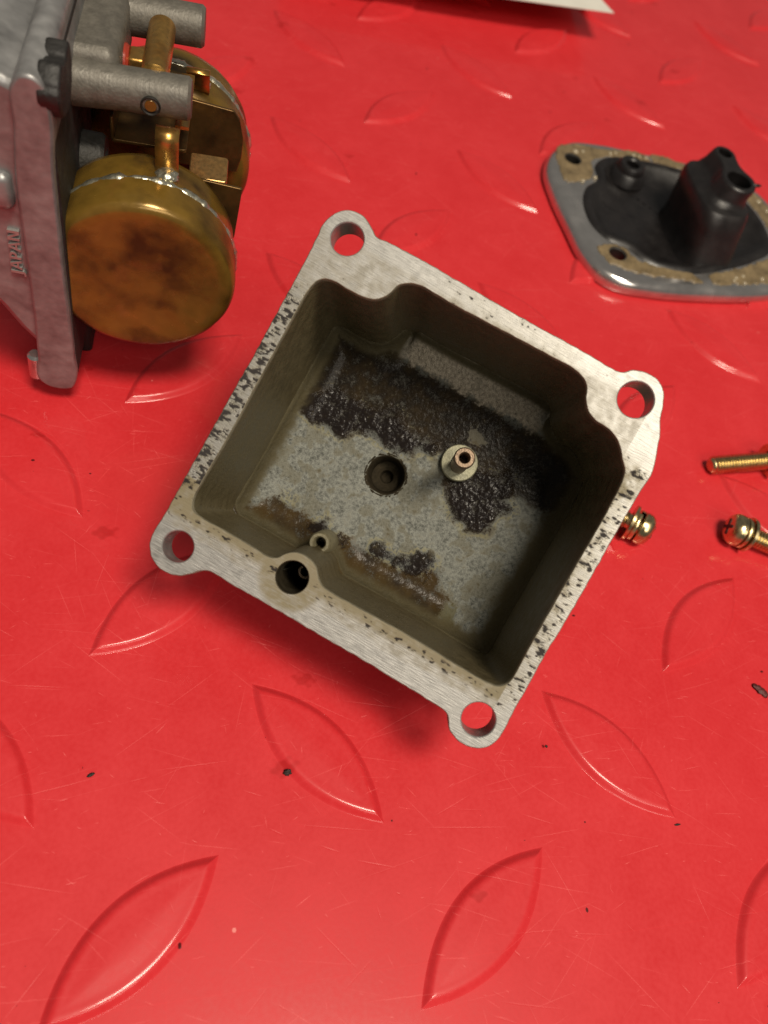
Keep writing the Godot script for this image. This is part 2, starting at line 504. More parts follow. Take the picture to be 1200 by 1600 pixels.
func rim_material() -> StandardMaterial3D:
	# hand-sanded aluminium: fine lines, black corrosion pits on two sides, brown residue along the inner edge
	var n := 1024
	var streak := noise_bytes(n, 0.35, 3, 21, FastNoiseLite.TYPE_SIMPLEX_SMOOTH, 64)
	var broad := noise_bytes(n, 0.012, 3, 22)
	var pit := noise_bytes(n, 0.085, 3, 23, FastNoiseLite.TYPE_SIMPLEX_SMOOTH, 400)
	var fine := noise_bytes(n, 0.4, 1, 24)
	var cluster := noise_bytes(n, 0.028, 3, 25)
	var rgbd := PackedByteArray()
	var rd := PackedByteArray()
	var hd := PackedByteArray()
	var md := PackedByteArray()
	rgbd.resize(n * n * 3)
	rd.resize(n * n)
	hd.resize(n * n)
	md.resize(n * n)
	for j in n:
		var z := ((j + 0.5) / n * 2.0 - 1.0) * HALF
		for i in n:
			var k := j * n + i
			var x := ((i + 0.5) / n * 2.0 - 1.0) * HALF
			if absf(x) < 23.4 and z > -17.2 and z < 15.5:
				continue
			var s := streak[k] / 255.0
			var b := broad[k] / 255.0
			var f := fine[k] / 255.0
			var cl := cluster[k] / 255.0
			# how corroded this part of the face is
			var worn := 0.0
			if x < -22.0:
				worn = 0.95 * smoothstep(-18.0, -14.0, z) * (1.0 - smoothstep(15.0, 21.0, z))
			elif x > 24.0:
				worn = 0.78 * smoothstep(-19.0, -14.0, z) * (1.0 - smoothstep(16.0, 24.0, z)) * (1.0 - smoothstep(27.6, 28.3, x) * 0.6)
			if z < -22.0:
				worn = maxf(worn, 0.30 * smoothstep(-11.0, -5.0, x) * (1.0 - smoothstep(9.0, 14.0, x)))
			worn *= 0.55 + 0.8 * b
			var p := pit[k] / 255.0 * 0.62 + cl * 0.38
			var hole := clampf((p - (0.80 - 0.33 * worn)) * 14.0, 0.0, 1.0)
			hole = maxf(hole, clampf((f * 0.55 + cl * 0.5 - (0.92 - 0.26 * worn)) * 12.0, 0.0, 1.0) * minf(worn * 2.0, 1.0))
			var grime := 0.0
			if z > 15.0 and x < 25.6:
				grime = maxf((1.0 - smoothstep(19.9, 21.1 + b, z)) * (0.6 + 0.6 * cl), 0.55 * (1.0 - smoothstep(0.3, 0.9, absf(z - 21.6 - 0.8 * (b - 0.5)))) * cl)
				hole = maxf(hole, clampf((p - 0.60) * 14.0, 0.0, 1.0) * (1.0 - smoothstep(20.6, 21.3, z)) * smoothstep(19.3, 19.9, z))
			elif x > 24.0:
				grime = 0.75 * (1.0 - smoothstep(26.3, 27.2, x)) * cl * worn + 0.7 * (1.0 - smoothstep(1.2, 2.6, Vector2(x - 26.6, z + 13.4).length())) * cl
			elif z < -15.0 and x < 24.0:
				grime = 0.45 * smoothstep(-24.6, -23.6, z) * cl
			var ring_d := Vector2(x + 7.0, z - 20.0).length()
			grime = maxf(grime, (1.0 - smoothstep(4.0, 5.3, ring_d)) * (0.25 + 0.5 * cl + 0.5 * pit[k] / 255.0))
			var v := 0.80 + 0.55 * (s - 0.5) + 0.18 * (b - 0.5) + 0.14 * (f - 0.5)
			var scuff := clampf((b * 0.7 + cl * 0.6 - 0.66) * 3.5, 0.0, 1.0)
			v *= 1.0 - 0.22 * scuff
			v *= 1.0 - 0.28 * worn * (0.5 + cl)
			var col := Color(0.49 * v, 0.485 * v, 0.46 * v).lerp(Color(0.36, 0.31, 0.17), worn * 0.45 * cl)
			col = col.lerp(Color(0.20, 0.165, 0.085), clampf(grime, 0.0, 0.85))
			col = col.lerp(Color(0.022, 0.018, 0.016), hole)
			col = col.linear_to_srgb()
			rgbd[k * 3] = clampi(int(col.r * 255.0), 0, 255)
			rgbd[k * 3 + 1] = clampi(int(col.g * 255.0), 0, 255)
			rgbd[k * 3 + 2] = clampi(int(col.b * 255.0), 0, 255)
			rd[k] = clampi(int(255.0 * (0.50 + 0.18 * (s - 0.5) + 0.3 * hole + 0.2 * grime)), 0, 255)
			hd[k] = clampi(int(255.0 * (0.72 + 0.30 * (s - 0.5) - 0.55 * hole + 0.06 * f)), 0, 255)
			md[k] = clampi(int(255.0 * 0.62 * (1.0 - hole) * (1.0 - grime * 0.8)), 0, 255)
	var m := std(Color(1, 1, 1), 1.0, 1.0)
	m.albedo_texture = tex(n, rgbd, Image.FORMAT_RGB8)
	m.roughness_texture = tex(n, rd, Image.FORMAT_L8)
	m.metallic_texture = tex(n, md, Image.FORMAT_L8)
	m.heightmap_enabled = true
	m.heightmap_scale = 0.012
	m.heightmap_texture = tex(n, hd, Image.FORMAT_L8)
	return planar(m, 2.0 * HALF, false, Vector3(0.5, 0.5, 0.5))

func bowl_floor_material() -> StandardMaterial3D:
	var n := 1024
	var f1 := noise_bytes(n, 0.018, 4, 31)
	var f2 := noise_bytes(n, 0.07, 4, 32)
	var f3 := noise_bytes(n, 0.25, 2, 33)
	var f4 := noise_bytes(n, 0.006, 3, 34)
	var cells := noise_bytes(n, 0.055, 1, 35, FastNoiseLite.TYPE_CELLULAR)
	var m_dark := mask([DARK], n, HALF, 7)
	var m_tar := mask([TAR_A, TAR_B, TAR_C, TAR_D], n, HALF, 6)
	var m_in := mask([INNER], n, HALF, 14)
	var m_brown := mask([BROWN], n, HALF, 7)
	var m_olive := mask([OLIVE, CORNER], n, HALF, 5)
	var m_pale := mask([PALE], n, HALF, 5)
	var rgbd := PackedByteArray()
	var rd := PackedByteArray()
	var hd := PackedByteArray()
	rgbd.resize(n * n * 3)
	rd.resize(n * n)
	hd.resize(n * n)
	tar_field = PackedByteArray()
	tar_field.resize(n * n)
	for k in n * n:
		var a := f1[k] / 255.0 - 0.5
		var b := f2[k] / 255.0 - 0.5
		var c := f3[k] / 255.0 - 0.5
		var d := f4[k] / 255.0 - 0.5
		var rag := a * 1.35 + b * 0.75 + c * 0.2
		var pale := clampf((m_pale[k] / 255.0 + rag * 0.9 - 0.52) * 7.0, 0.0, 1.0)
		var dark := clampf((m_dark[k] / 255.0 + rag * 0.62 + c * 0.55 - 0.44) * 2.6, 0.0, 1.0) * (1.0 - pale)
		var tar := clampf((m_tar[k] / 255.0 + rag * 0.7 + c * 0.5 - 0.5) * 2.8, 0.0, 1.0) * (1.0 - pale)
		var brown := clampf((m_brown[k] / 255.0 + rag * 0.7 + c * 0.45 - 0.42) * 3.2, 0.0, 1.0)
		var olive := clampf((m_olive[k] / 255.0 + rag * 0.8 - 0.5) * 4.0, 0.0, 1.0)
		var crust := clampf(1.0 - absf((m_tar[k] + m_dark[k] * 0.5) / 255.0 + rag * 0.9 - 0.30) * 4.5, 0.0, 1.0) * smoothstep(8.0, 70.0, float(m_tar[k]))
		var halo := clampf((m_dark[k] / 255.0 + rag * 0.9 - 0.30) * 2.2, 0.0, 1.0)
		var fleck := clampf((b * 1.0 + c * 0.7 - 0.36) * 14.0, 0.0, 1.0)
		var v := 0.205 * (1.0 + 0.95 * b + 0.85 * c + 0.8 * a)
		v = maxf(v, 0.03)
		var col := Color(v * 0.97, v * 1.0, v * 0.89)
		col = col.lerp(Color(0.10, 0.085, 0.045), clampf((a * 1.3 + d * 1.5 - 0.12) * 2.5, 0.0, 0.4))
		col = col.lerp(Color(0.05, 0.045, 0.038), clampf((b * 0.8 - c * 0.9 - 0.42) * 9.0, 0.0, 0.8))
		col = col.lerp(Color(0.075, 0.055, 0.026), halo * 0.6)
		col = col.lerp(Color(0.27, 0.235, 0.105), crust * 0.5)
		col = col.lerp(Color(0.085, 0.075, 0.028), olive * 0.75)
		var stain := Color(0.018, 0.010, 0.004).lerp(Color(0.048, 0.028, 0.008), clampf(0.5 + d * 2.0 + a, 0.0, 1.0))
		col = col.lerp(stain, brown * 0.95)
		col = col.lerp(Color(0.008, 0.0055, 0.0042).lerp(Color(0.026, 0.017, 0.008), clampf(0.3 + a * 1.6 + d, 0.0, 1.0)), dark * 0.96)  # dark stain, deepened in colour for the shade falling there too
		col = col.lerp(Color(0.0125, 0.0098, 0.0095), tar * 0.97)
		var lx := ((k % n + 0.5) / n * 2.0 - 1.0) * HALF
		var lz := ((k / n + 0.5) / n * 2.0 - 1.0) * HALF
		var on_ledge := smoothstep(-13.0, -10.5, lx) * (1.0 - smoothstep(12.0, 16.0, lx)) * smoothstep(17.9, 18.9, -lz + rag * 1.2)
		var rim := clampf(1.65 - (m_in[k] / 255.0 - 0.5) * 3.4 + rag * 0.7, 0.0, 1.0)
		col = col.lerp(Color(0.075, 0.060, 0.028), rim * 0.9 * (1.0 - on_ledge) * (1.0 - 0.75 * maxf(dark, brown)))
		col = col.lerp(Color(0.42, 0.37, 0.29) * (1.0 + 0.9 * b + 0.8 * c), on_ledge * 0.92)  # bare cast metal of the ledge, lightened further in place of light
		col = col.lerp(Color(0.20, 0.19, 0.13), fleck * clampf(brown * 0.35 + dark * 0.22, 0.0, 1.0) * (1.0 - tar))
		col = col.linear_to_srgb()
		rgbd[k * 3] = clampi(int(col.r * 255.0), 0, 255)
		rgbd[k * 3 + 1] = clampi(int(col.g * 255.0), 0, 255)
		rgbd[k * 3 + 2] = clampi(int(col.b * 255.0), 0, 255)
		var rough := 0.66 + 0.2 * c
		rough = lerpf(rough, 0.20, maxf(brown, dark) * 0.9)
		rough = lerpf(rough, 0.19, tar)
		rough = lerpf(rough, 0.6, on_ledge)
		rd[k] = clampi(int(rough * 255.0), 0, 255)
		var h := 0.36 + b * 0.22 + c * 0.16
		h = lerpf(h, 0.36 + b * 0.09, maxf(brown, dark) * 0.8)
		h = lerpf(h, 0.4 + b * 0.5 + c * 0.5, on_ledge)
		h = lerpf(h, 0.55 + b * 0.20 + a * 0.45, tar)
		hd[k] = clampi(int(h * 255.0), 0, 255)
		tar_field[k] = int(tar * 255.0)
	var m := std(Color(1, 1, 1), 1.0, 0.0)
	m.albedo_texture = tex(n, rgbd, Image.FORMAT_RGB8)
	m.roughness_texture = tex(n, rd, Image.FORMAT_L8)
	m.heightmap_enabled = true
	m.metallic_specular = 0.22
	m.heightmap_scale = 0.03
	m.heightmap_texture = tex(n, hd, Image.FORMAT_L8)
	return planar(m, 2.0 * HALF, false, Vector3(0.5, 0.5, 0.5))

func jitter(p: PackedVector2Array, amp: float, seed_: int) -> PackedVector2Array:
	var f := FastNoiseLite.new()
	f.seed = seed_
	f.frequency = 0.55
	f.fractal_octaves = 4
	var n := p.size()
	var out := PackedVector2Array()
	for i in n:
		var t := (p[(i + 1) % n] - p[(i + n - 1) % n]).normalized()
		out.append(p[i] + Vector2(-t.y, t.x) * amp * f.get_noise_2d(p[i].x, p[i].y))
	return out

func build_bowl() -> void:
	var at := Transform3D(Basis(Vector3(0.828442, -0.023316, 0.559590), Vector3(-0.292306, 0.834265, 0.467503), Vector3(-0.477746, -0.550871, 0.684324)), Vector3(32.0448, 36.7937, -57.6841))
	var bowl := thing("float_bowl", "open square metal carburettor bowl with four bolt holes, stained black and brown inside", "carburettor bowl", at)
	var rim_mat := rim_material()
	var cast := grained(Color(0.21, 0.205, 0.165), 0.52, 0.15, 26.0, 0.05, 0.05, 41, 0.3)
	var wall_mat := grained(Color(0.108, 0.087, 0.044), 0.46, 0.05, 14.0, 0.05, 0.09, 43, 0.4)
	var floor_mat := bowl_floor_material()
	var outer := jitter(smooth_poly(pts(OUTER), 0.4, 6), 0.10, 51)
	var inner := smooth_poly(pts(INNER), 0.4, 6)
	var inner_j := jitter(inner, 0.06, 52)
	var holes := [[Vector2(-23.49, 24.19), 2.30], [Vector2(21.70, 24.14), 2.49], [Vector2(24.58, -24.14), 2.33], [Vector2(-22.79, -24.19), 2.19]]
	var boss := Vector2(-6.98, -20.01)
	var rings := []
	for h in holes:
		rings.append(circle2(h[0], h[1] + 0.14, 44))
	rings.append(circle2(boss, 2.27 + 0.10, 44))
	# the sanded gasket face with its lugs
	var st := begin()
	var all := rings.duplicate()
	all.append(inset(inner_j, -0.10))
	cap(st, inset(outer, 0.14), all, 0.0, true, 1)
	part("gasket_face", done(st), rim_mat, bowl)
	# worn lip between the face and the cavity
	st = begin()
	loft(st, [lift(inset(inner_j, -0.10), 0.0), lift(inset(inner_j, -0.03), -0.05), lift(inner_j, -0.14), lift(inset(inner, 0.02), -0.9)], [3, 3, 3])
	part("inner_lip", done(st), grained(Color(0.30, 0.27, 0.19), 0.42, 0.4, 14.0, 0.05, 0.05, 44, 0.6), bowl)
	# edges of the flange and the bolt holes
	st = begin()
	loft(st, [lift(inset(outer, 0.25), -4.5), lift(outer, -4.2), lift(outer, -0.16), lift(inset(outer, 0.14), 0.0)], [2, 2, 2])
	var under := []
	for h in holes:
		under.append(circle2(h[0], h[1], 44))
	under.append(inset(inner, -0.6))
	under.append(circle2(boss, 2.3, 44))
	cap(st, inset(outer, 0.25), under, -4.5, false, 4)
	part("flange_edge", done(st), cast, bowl)
	for h in holes:
		st = begin()
		var c: Vector2 = h[0]
		var r: float = h[1]
		loft(st, [lift(circle2(c, r + 0.14, 44), 0.0), lift(circle2(c, r, 44), -0.14), lift(circle2(c, r, 44), -4.5)], [1, 2])
		part("bolt_hole", done(st), mats.steel, bowl)
	# cavity wall and the smooth floor
	st = begin()
	var loops := []
	for d in [[0.02, -0.9], [0.12, -4.0], [0.4, -12.0], [0.7, -20.0], [0.9, -25.5], [0.95, -29.0]]:
		loops.append(lift(inset(inner, d[0]), d[1]))
	loft(st, loops, [])
	part("cavity_wall", done(st), wall_mat, bowl)
	bowl_floor(inner, floor_mat, bowl)
	# outside of the body, below the flange
	st = begin()
	var hull := even(inset(inner, -1.9), 0.8)
	loft(st, [lift(inset(hull, 2.2), -29.6), lift(inset(hull, 0.9), -29.0), lift(inset(hull, 0.6), -27.6), lift(hull, -4.4)], [1, 1, 1])
	cap(st, inset(hull, 2.2), [circle2(Vector2(-4.33, -0.32), 4.0, 24)], -29.6, false, 2)
	lathe(st, [Vector2(0, -25.0), Vector2(2.8, -25.0), Vector2(3.1, -24.0), Vector2(3.2, -4.4)], 40, Transform3D(Basis.IDENTITY, Vector3(boss.x, 0, -boss.y)))
	part("outer_shell", done(st), cast, bowl)
	# drain boss and its hexagon plug, under the bowl
	st = begin()
	lathe(st, [Vector2(0, -34.4), Vector2(5.6, -34.4), Vector2(6.2, -33.8), Vector2(7.0, -29.4)], 40, Transform3D(Basis.IDENTITY, Vector3(-4.3, 0, 0.3)))
	part("drain_boss", done(st), cast, bowl)
	st = begin()
	lathe(st, [Vector2(0, -40.3), Vector2(4.4, -40.3), Vector2(5.0, -39.8), Vector2(5.0, -34.5)], 6, Transform3D(Basis.IDENTITY, Vector3(-4.3, 0, 0.3)))
	part("drain_plug", done(st), mats.gold_zinc, bowl)
	# the drain hole seen from inside; near-black paints residue and its shade
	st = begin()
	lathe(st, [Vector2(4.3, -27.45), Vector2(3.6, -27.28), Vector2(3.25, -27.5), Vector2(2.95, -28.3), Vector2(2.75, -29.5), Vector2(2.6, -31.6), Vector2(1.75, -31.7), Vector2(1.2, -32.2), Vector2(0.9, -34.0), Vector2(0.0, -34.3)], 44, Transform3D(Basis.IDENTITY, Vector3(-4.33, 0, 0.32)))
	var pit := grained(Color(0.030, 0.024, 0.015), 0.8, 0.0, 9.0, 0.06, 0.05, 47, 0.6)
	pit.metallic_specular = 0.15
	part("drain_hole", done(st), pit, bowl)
	# bore of the corner boss with a small jet in it
	st = begin()
	lathe(st, [Vector2(2.37, 0.0), Vector2(2.27, -0.1), Vector2(2.22, -8.0), Vector2(2.1, -22.0), Vector2(0.0, -22.2)], 44, Transform3D(Basis.IDENTITY, Vector3(boss.x, 0, -boss.y)))
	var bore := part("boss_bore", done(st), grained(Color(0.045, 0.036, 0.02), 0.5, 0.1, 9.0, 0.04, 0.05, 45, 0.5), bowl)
	st = begin()
	lathe(st, [Vector2(1.25, -22.0), Vector2(1.2, -10.2), Vector2(1.05, -10.0), Vector2(0.75, -10.0), Vector2(0.62, -10.2), Vector2(0.6, -16.0), Vector2(0, -16.0)], 28, Transform3D(Basis.IDENTITY, Vector3(boss.x + 0.35, 0, -boss.y - 0.45)))
	part("brass_jet", done(st), mats.copper, bore)
	# little tube standing beside the boss
	st = begin()
	lathe(st, [Vector2(2.2, -27.5), Vector2(1.75, -16.5), Vector2(1.5, -16.1), Vector2(1.1, -16.1), Vector2(0.9, -16.4), Vector2(0.85, -24.0), Vector2(0, -24.0)], 32, Transform3D(Basis.IDENTITY, Vector3(-7.5, 0, 15.25)))
	part("fuel_tube", done(st), grained(Color(0.17, 0.15, 0.09), 0.5, 0.1, 8.0, 0.03, 0.05, 48, 0.5), bowl)
	# overflow standpipe with a washer round its foot
	st = begin()
	lathe(st, [Vector2(3.1, -27.3), Vector2(3.1, -25.55), Vector2(2.95, -25.3), Vector2(1.5, -25.25)], 44, Transform3D(Basis.IDENTITY, Vector3(5.51, 0, -7.47)))
	var washer := part("standpipe_foot", done(st), grained(Color(0.36, 0.35, 0.24), 0.6, 0.15, 7.0, 0.09, 0.045, 49, 0.6), bowl)
	st = begin()
	lathe(st, [Vector2(1.38, -26.0), Vector2(1.36, -13.0), Vector2(1.60, -12.6), Vector2(1.62, -10.8), Vector2(1.42, -10.5), Vector2(0.92, -10.5), Vector2(0.80, -10.7), Vector2(0.76, -19.0), Vector2(0, -19.0)], 36, Transform3D(Basis.IDENTITY, Vector3(5.62, 0, -7.0)))
	part("standpipe", done(st), mats.copper, bowl)
	# cast figure on the slope
	var t := TextMesh.new()
	t.text = "8"
	t.font = mats.font
	t.font_size = 32
	t.pixel_size = 0.00009
	t.depth = 0.00016
	var slope := Transform3D(Basis(Vector3.RIGHT, -PI / 2 + atan2(4.2, 5.6)), Vector3(1.6, -25.1, -20.3))
	part("casting_number", t, grained(Color(0.26, 0.23, 0.175), 0.6, 0.0, 9.0, 0.04, 0.05, 46, 0.5), bowl, slope)

func ledge(x: float, z: float) -> float:
	var w := smoothstep(-13.4, -10.6, x) * (1.0 - smoothstep(13.4, 16.2, x))
	var t := clampf((-17.8 - z) / 5.6, 0.0, 1.3)
	return t * 4.2 * w

func bowl_floor(inner: PackedVector2Array, mat: Material, bowl: Node3D) -> void:
	# distance to the wall on a coarse grid
	var edge := even(inset(inner, 0.9), 0.8)
	var dist := {}
	for j in range(-27, 23):
		for i in range(-28, 30):
			var p := Vector2(i, -j)
			var best := 1e9
			for q in edge:
				best = minf(best, p.distance_squared_to(q))
			best = sqrt(best)
			dist[Vector2i(i, j)] = best if Geometry2D.is_point_in_polygon(p, edge) else -best
	var fn := FastNoiseLite.new()
	fn.seed = 61
	fn.frequency = 0.5
	fn.fractal_octaves = 3
	var st := begin()
	var step := 0.3
	var nx := int(53.0 / step)
	var nz := int(45.5 / step)
	var rows := []
	for j in nz + 1:
		var z := -25.0 + 45.5 * j / nz
		var row := PackedVector3Array()
		for i in nx + 1:
			var x := -26.0 + 53.0 * i / nx
			var fi := floori(x)
			var fj := floori(z)
			var a: float = lerpf(dist[Vector2i(fi, fj)], dist[Vector2i(fi + 1, fj)], x - fi)
			var b: float = lerpf(dist[Vector2i(fi, fj + 1)], dist[Vector2i(fi + 1, fj + 1)], x - fi)
			var e := lerpf(a, b, z - fj)
			var y := -27.0 + ledge(x, z)
			var fr := lerpf(4.6, 1.2, clampf(ledge(x, z) / 1.5, 0.0, 1.0))
			var f := clampf(fr - e, 0.0, fr)
			y += fr - sqrt(maxf(fr * fr - f * f, 0.0))
			var ti := clampi(int((x / HALF * 0.5 + 0.5) * 1024), 0, 1023)
			var tj := clampi(int((z / HALF * 0.5 + 0.5) * 1024), 0, 1023)
			var tar := tar_field[tj * 1024 + ti] / 255.0
			var nn := fn.get_noise_2d(x * 2.0, z * 2.0)
			y += tar * (0.12 + 0.11 * nn) + 0.04 * nn
			var dr := Vector2(x + 4.33, z - 0.32).length()
			y -= 0.35 * (1.0 - smoothstep(3.4, 5.0, dr + 0.8 * nn))
			if dr < 3.3:
				y = -38.0
			row.append(Vector3(x, y, z))
		rows.append(row)
	# rows run along +x and step along +z, so their faces look up when taken backwards
	rows.reverse()
	loft(st, rows, [], Transform3D.IDENTITY, false)
	part("cavity_floor", done(st), mat, bowl)

# ---------------------------------------------------------------- screws
func build_screw(label: String, head: Vector3, dir: Vector3, length: float, spin: float) -> void:
	var xf := along(head, dir)
	xf.basis = xf.basis * Basis(Vector3.UP, spin)
	var s := thing("pan_head_screw", label, "screw", xf, "yellow plated screws lying on the red floor")
	# head: +y runs from the head to the tip; the head's crown is at y = -1.5
	var st := begin()
	lathe(st, [Vector2(0, -1.35), Vector2(1.9, -1.25), Vector2(2.8, -0.8), Vector2(3.25, 0.0), Vector2(3.3, 0.7), Vector2(3.3, 1.15), Vector2(3.1, 1.35), Vector2(1.5, 1.35)], 48)
	# a lathe that runs upwards on the outside
	part("head", done(st), mats.gold_zinc, s)
	# cross recess: two black bars on the crown, painting its shade
	for k in 2:
		st = begin()
		block(st, Vector3(-1.75, -1.42, -0.36), Vector3(1.75, -0.9, 0.36), 0.3, 0.06, Transform3D(Basis(Vector3.UP, PI / 2 * k), Vector3(0, -0.002 * k, 0)))
		part("cross_slot", done(st), mats.recess_black, s)
	st = begin()
	# split spring washer: an open ring, its ends stepped
	var loops := []
	for i in 45:
		var t := lerpf(0.12, TAU - 0.12, i / 44.0)
		var dy := 0.5 * (i / 44.0 - 0.5)
		var l := PackedVector3Array()
		for q in [Vector2(2.0, 1.62), Vector2(3.15, 1.62), Vector2(3.25, 1.72), Vector2(3.25, 2.42), Vector2(3.15, 2.52), Vector2(2.0, 2.52)]:
			l.append(Vector3(cos(t) * q.x, q.y + dy, -sin(t) * q.x))
		loops.append(l)
	loft(st, loops, [1])
	part("spring_washer", done(st), mats.gold_zinc, s)
	st = begin()
	lathe(st, [Vector2(2.0, 2.75), Vector2(3.55, 2.75), Vector2(3.65, 2.85), Vector2(3.65, 3.35), Vector2(3.55, 3.45), Vector2(2.0, 3.45)], 44)
	part("flat_washer", done(st), mats.gold_zinc, s)
	st = begin()
	var prof := [Vector2(1.65, 0.9), Vector2(1.65, 4.0)]
	var y := 4.0
	while y < length - 0.8:
		prof.append(Vector2(1.62, y + 0.10))
		prof.append(Vector2(1.97, y + 0.32))
		prof.append(Vector2(1.97, y + 0.42))
		prof.append(Vector2(1.62, y + 0.64))
		y += 0.7
	prof.append(Vector2(1.55, y + 0.2))
	prof.append(Vector2(1.2, length))
	prof.append(Vector2(0, length))
	lathe(st, prof, 36)
	part("threaded_shank", done(st), mats.gold_zinc, s)

# ---------------------------------------------------------------- the pump cover
func build_cover() -> void:
	var c := Vector3(130, 0, -162)
	var o := thing("pump_cover", "chromed cover plate with black rubber boot and tan gasket residue", "cover plate", Transform3D(Basis.IDENTITY, c))
	var base := [107.0, -190.0, 101.0, -185.2, 97.6, -178.7, 97.0, -168.3, 98.0, -156.4, 99.6, -145.0, 102.2, -139.2, 107.3, -135.9, 115.0, -134.8, 131.6, -134.8, 151.8, -136.9, 162.0, -139.5, 166.5, -144.5, 168.0, -153.0, 167.6, -163.0, 166.4, -172.0, 163.6, -178.5, 157.0, -183.6, 143.0, -187.7, 128.7, -189.6, 117.0, -191.0]
	var rel := []
	for i in range(0, base.size(), 2):
		rel.append(base[i] - c.x)
		rel.append(base[i + 1] - c.z)
	var outer := smooth_poly(pts(rel), 0.9, 4)
	var mem := [104.3, -161.0, 105.0, -155.0, 107.6, -151.0, 112.4, -148.4, 115.6, -144.6, 126.0, -141.4, 138.5, -144.0, 149.0, -148.0, 156.5, -153.0, 158.5, -162.0, 155.0, -174.0, 142.0, -181.5, 126.0, -184.3, 117.0, -183.6, 112.6, -179.5, 111.8, -174.0, 107.2, -169.8]
	var rel2 := []
	for i in range(0, mem.size(), 2):
		rel2.append(mem[i] - c.x)
		rel2.append(mem[i + 1] - c.z)
	var open := smooth_poly(pts(rel2), 0.8, 3)
	var bolt := [Vector2(106.0 - c.x, 181.6 + c.z), Vector2(108.5 - c.x, 145.6 + c.z)]
	var top := inset(outer, 2.6)
	var st := begin()
	loft(st, [lift(inset(outer, 0.6), 0.0), lift(inset(outer, 0.1), 0.5), lift(outer, 1.4), lift(inset(outer, 0.15), 2.6), lift(inset(outer, 0.75), 3.6), lift(inset(outer, 1.6), 4.0), lift(top, 4.0)], [0, 0, 0, 0, 0, 0])
	var hs := [inset(open, -0.2)]
	for b in bolt:
		hs.append(circle2(b, 2.3, 32))
	cap(st, top, hs, 4.0, true, 0)
	for b in bolt:
		loft(st, [lift(circle2(b, 2.3, 32), 4.0), lift(circle2(b, 2.2, 32), 3.8), lift(circle2(b, 2.2, 32), 0.2)], [4, 4])
	loft(st, [lift(inset(open, -0.2), 4.0), lift(open, 3.8), lift(open, 0.3)], [4, 4])
	part("cover_plate", done(st), mats.chrome, o)
	for b in bolt:
		st = begin()
		lathe(st, [Vector2(2.32, 4.02), Vector2(2.1, 3.9), Vector2(2.05, 0.6), Vector2(0, 0.5)], 32, Transform3D(Basis.IDENTITY, Vector3(b.x, 0, -b.y)))
		part("bolt_hole", done(st), mats.recess_black, o)  # black lining stands in for the shade down the hole
	# rubber diaphragm: a shallow dish with a raised lip
	st = begin()
	var loops := []
	for d in [[-0.6, 4.05], [0.2, 4.7], [1.2, 4.8], [2.2, 4.2], [4.0, 2.9], [6.5, 2.1]]:
		loops.append(lift(inset(open, d[0]), d[1]))
	var mid := Vector2(4.0, -4.0)
	var last := inset(open, 6.5)
	for f in [0.7, 0.35, 0.0]:
		var l := PackedVector3Array()
		for q in last:
			var w := mid.lerp(q, f)
			l.append(Vector3(w.x, 1.9, -w.y))
		loops.append(l)
	loft(st, loops, [])
	part("rubber_diaphragm", done(st), mats.rubber, o)
	# little boss with a hole
	st = begin()
	lathe(st, [Vector2(5.4, 2.6), Vector2(4.6, 4.6), Vector2(3.9, 5.3), Vector2(3.7, 6.6), Vector2(3.3, 7.1), Vector2(2.2, 7.1), Vector2(1.8, 6.7), Vector2(1.7, 2.5), Vector2(0, 2.5)], 36, Transform3D(Basis.IDENTITY, Vector3(121.9 - c.x, 0, -178.6 - c.z)))
	part("rubber_boss", done(st), mats.rubber, o)
	# the boot: an oblong stub that narrows at a shoulder to a neck with two bores
	st = begin()
	var big := Vector2(137.0 - c.x, 156.6 + c.z)
	var small := Vector2(137.0 - c.x, 166.9 + c.z)
	var n := 64
	var stub := []
	for s in [[135.4, -155.6, 13.4, 8.2, 1.6], [135.3, -156.0, 12.6, 7.4, 3.4], [135.2, -156.6, 12.2, 7.2, 6.0], [135.0, -158.4, 11.5, 7.1, 12.0], [134.9, -159.1, 11.1, 7.0, 14.9], [135.0, -159.5, 10.5, 6.5, 15.9], [135.2, -160.0, 9.2, 5.4, 16.3]]:
		stub.append(lift(even(oval(Vector2(s[0] - c.x, -(s[1] - c.z)), s[2], s[3], n * 4), 0.1), s[4]))
	var necks := []
	for q in [[0.55, 17.0, -0.9], [0.25, 17.7, -0.7], [0.0, 20.3, 0.0], [-0.25, 20.8, 0.0], [-0.55, 20.9, 0.0]]:
		necks.append(lift(neck(big + Vector2(q[2], 0), 4.7 + q[0], small + Vector2(q[2], 0), 3.1 + q[0], n * 2), q[1]))
	var sized := []
	for l in stub:
		sized.append(resample3(l, n))
	for l in necks:
		sized.append(resample3(l, n))
	loft(st, sized, [1, 1, 1, 1, 1, 2, 3, 3, 3, 3, 3])
	var b1 := circle2(big, 3.35, 40)
	var b2 := circle2(small, 1.9, 32)
	cap(st, even(neck(big, 4.15, small, 2.55, n * 2), 0.45), [b1, b2], 20.9, true, 6)
	loft(st, [lift(b1, 20.9), lift(circle2(big, 3.2, 40), 20.6), lift(circle2(big, 3.1, 40), 6.0)], [7, 8])
	loft(st, [lift(b2, 20.9), lift(circle2(small, 1.8, 32), 20.6), lift(circle2(small, 1.7, 32), 6.0)], [7, 8])
	blob(st, Vector3(big.x + 4.6, 20.7, -big.y + 1.2), Vector3(1.4, 0.4, 0.5), 0.3, 8, 5)
	part("rubber_boot", done(st), mats.rubber, o)
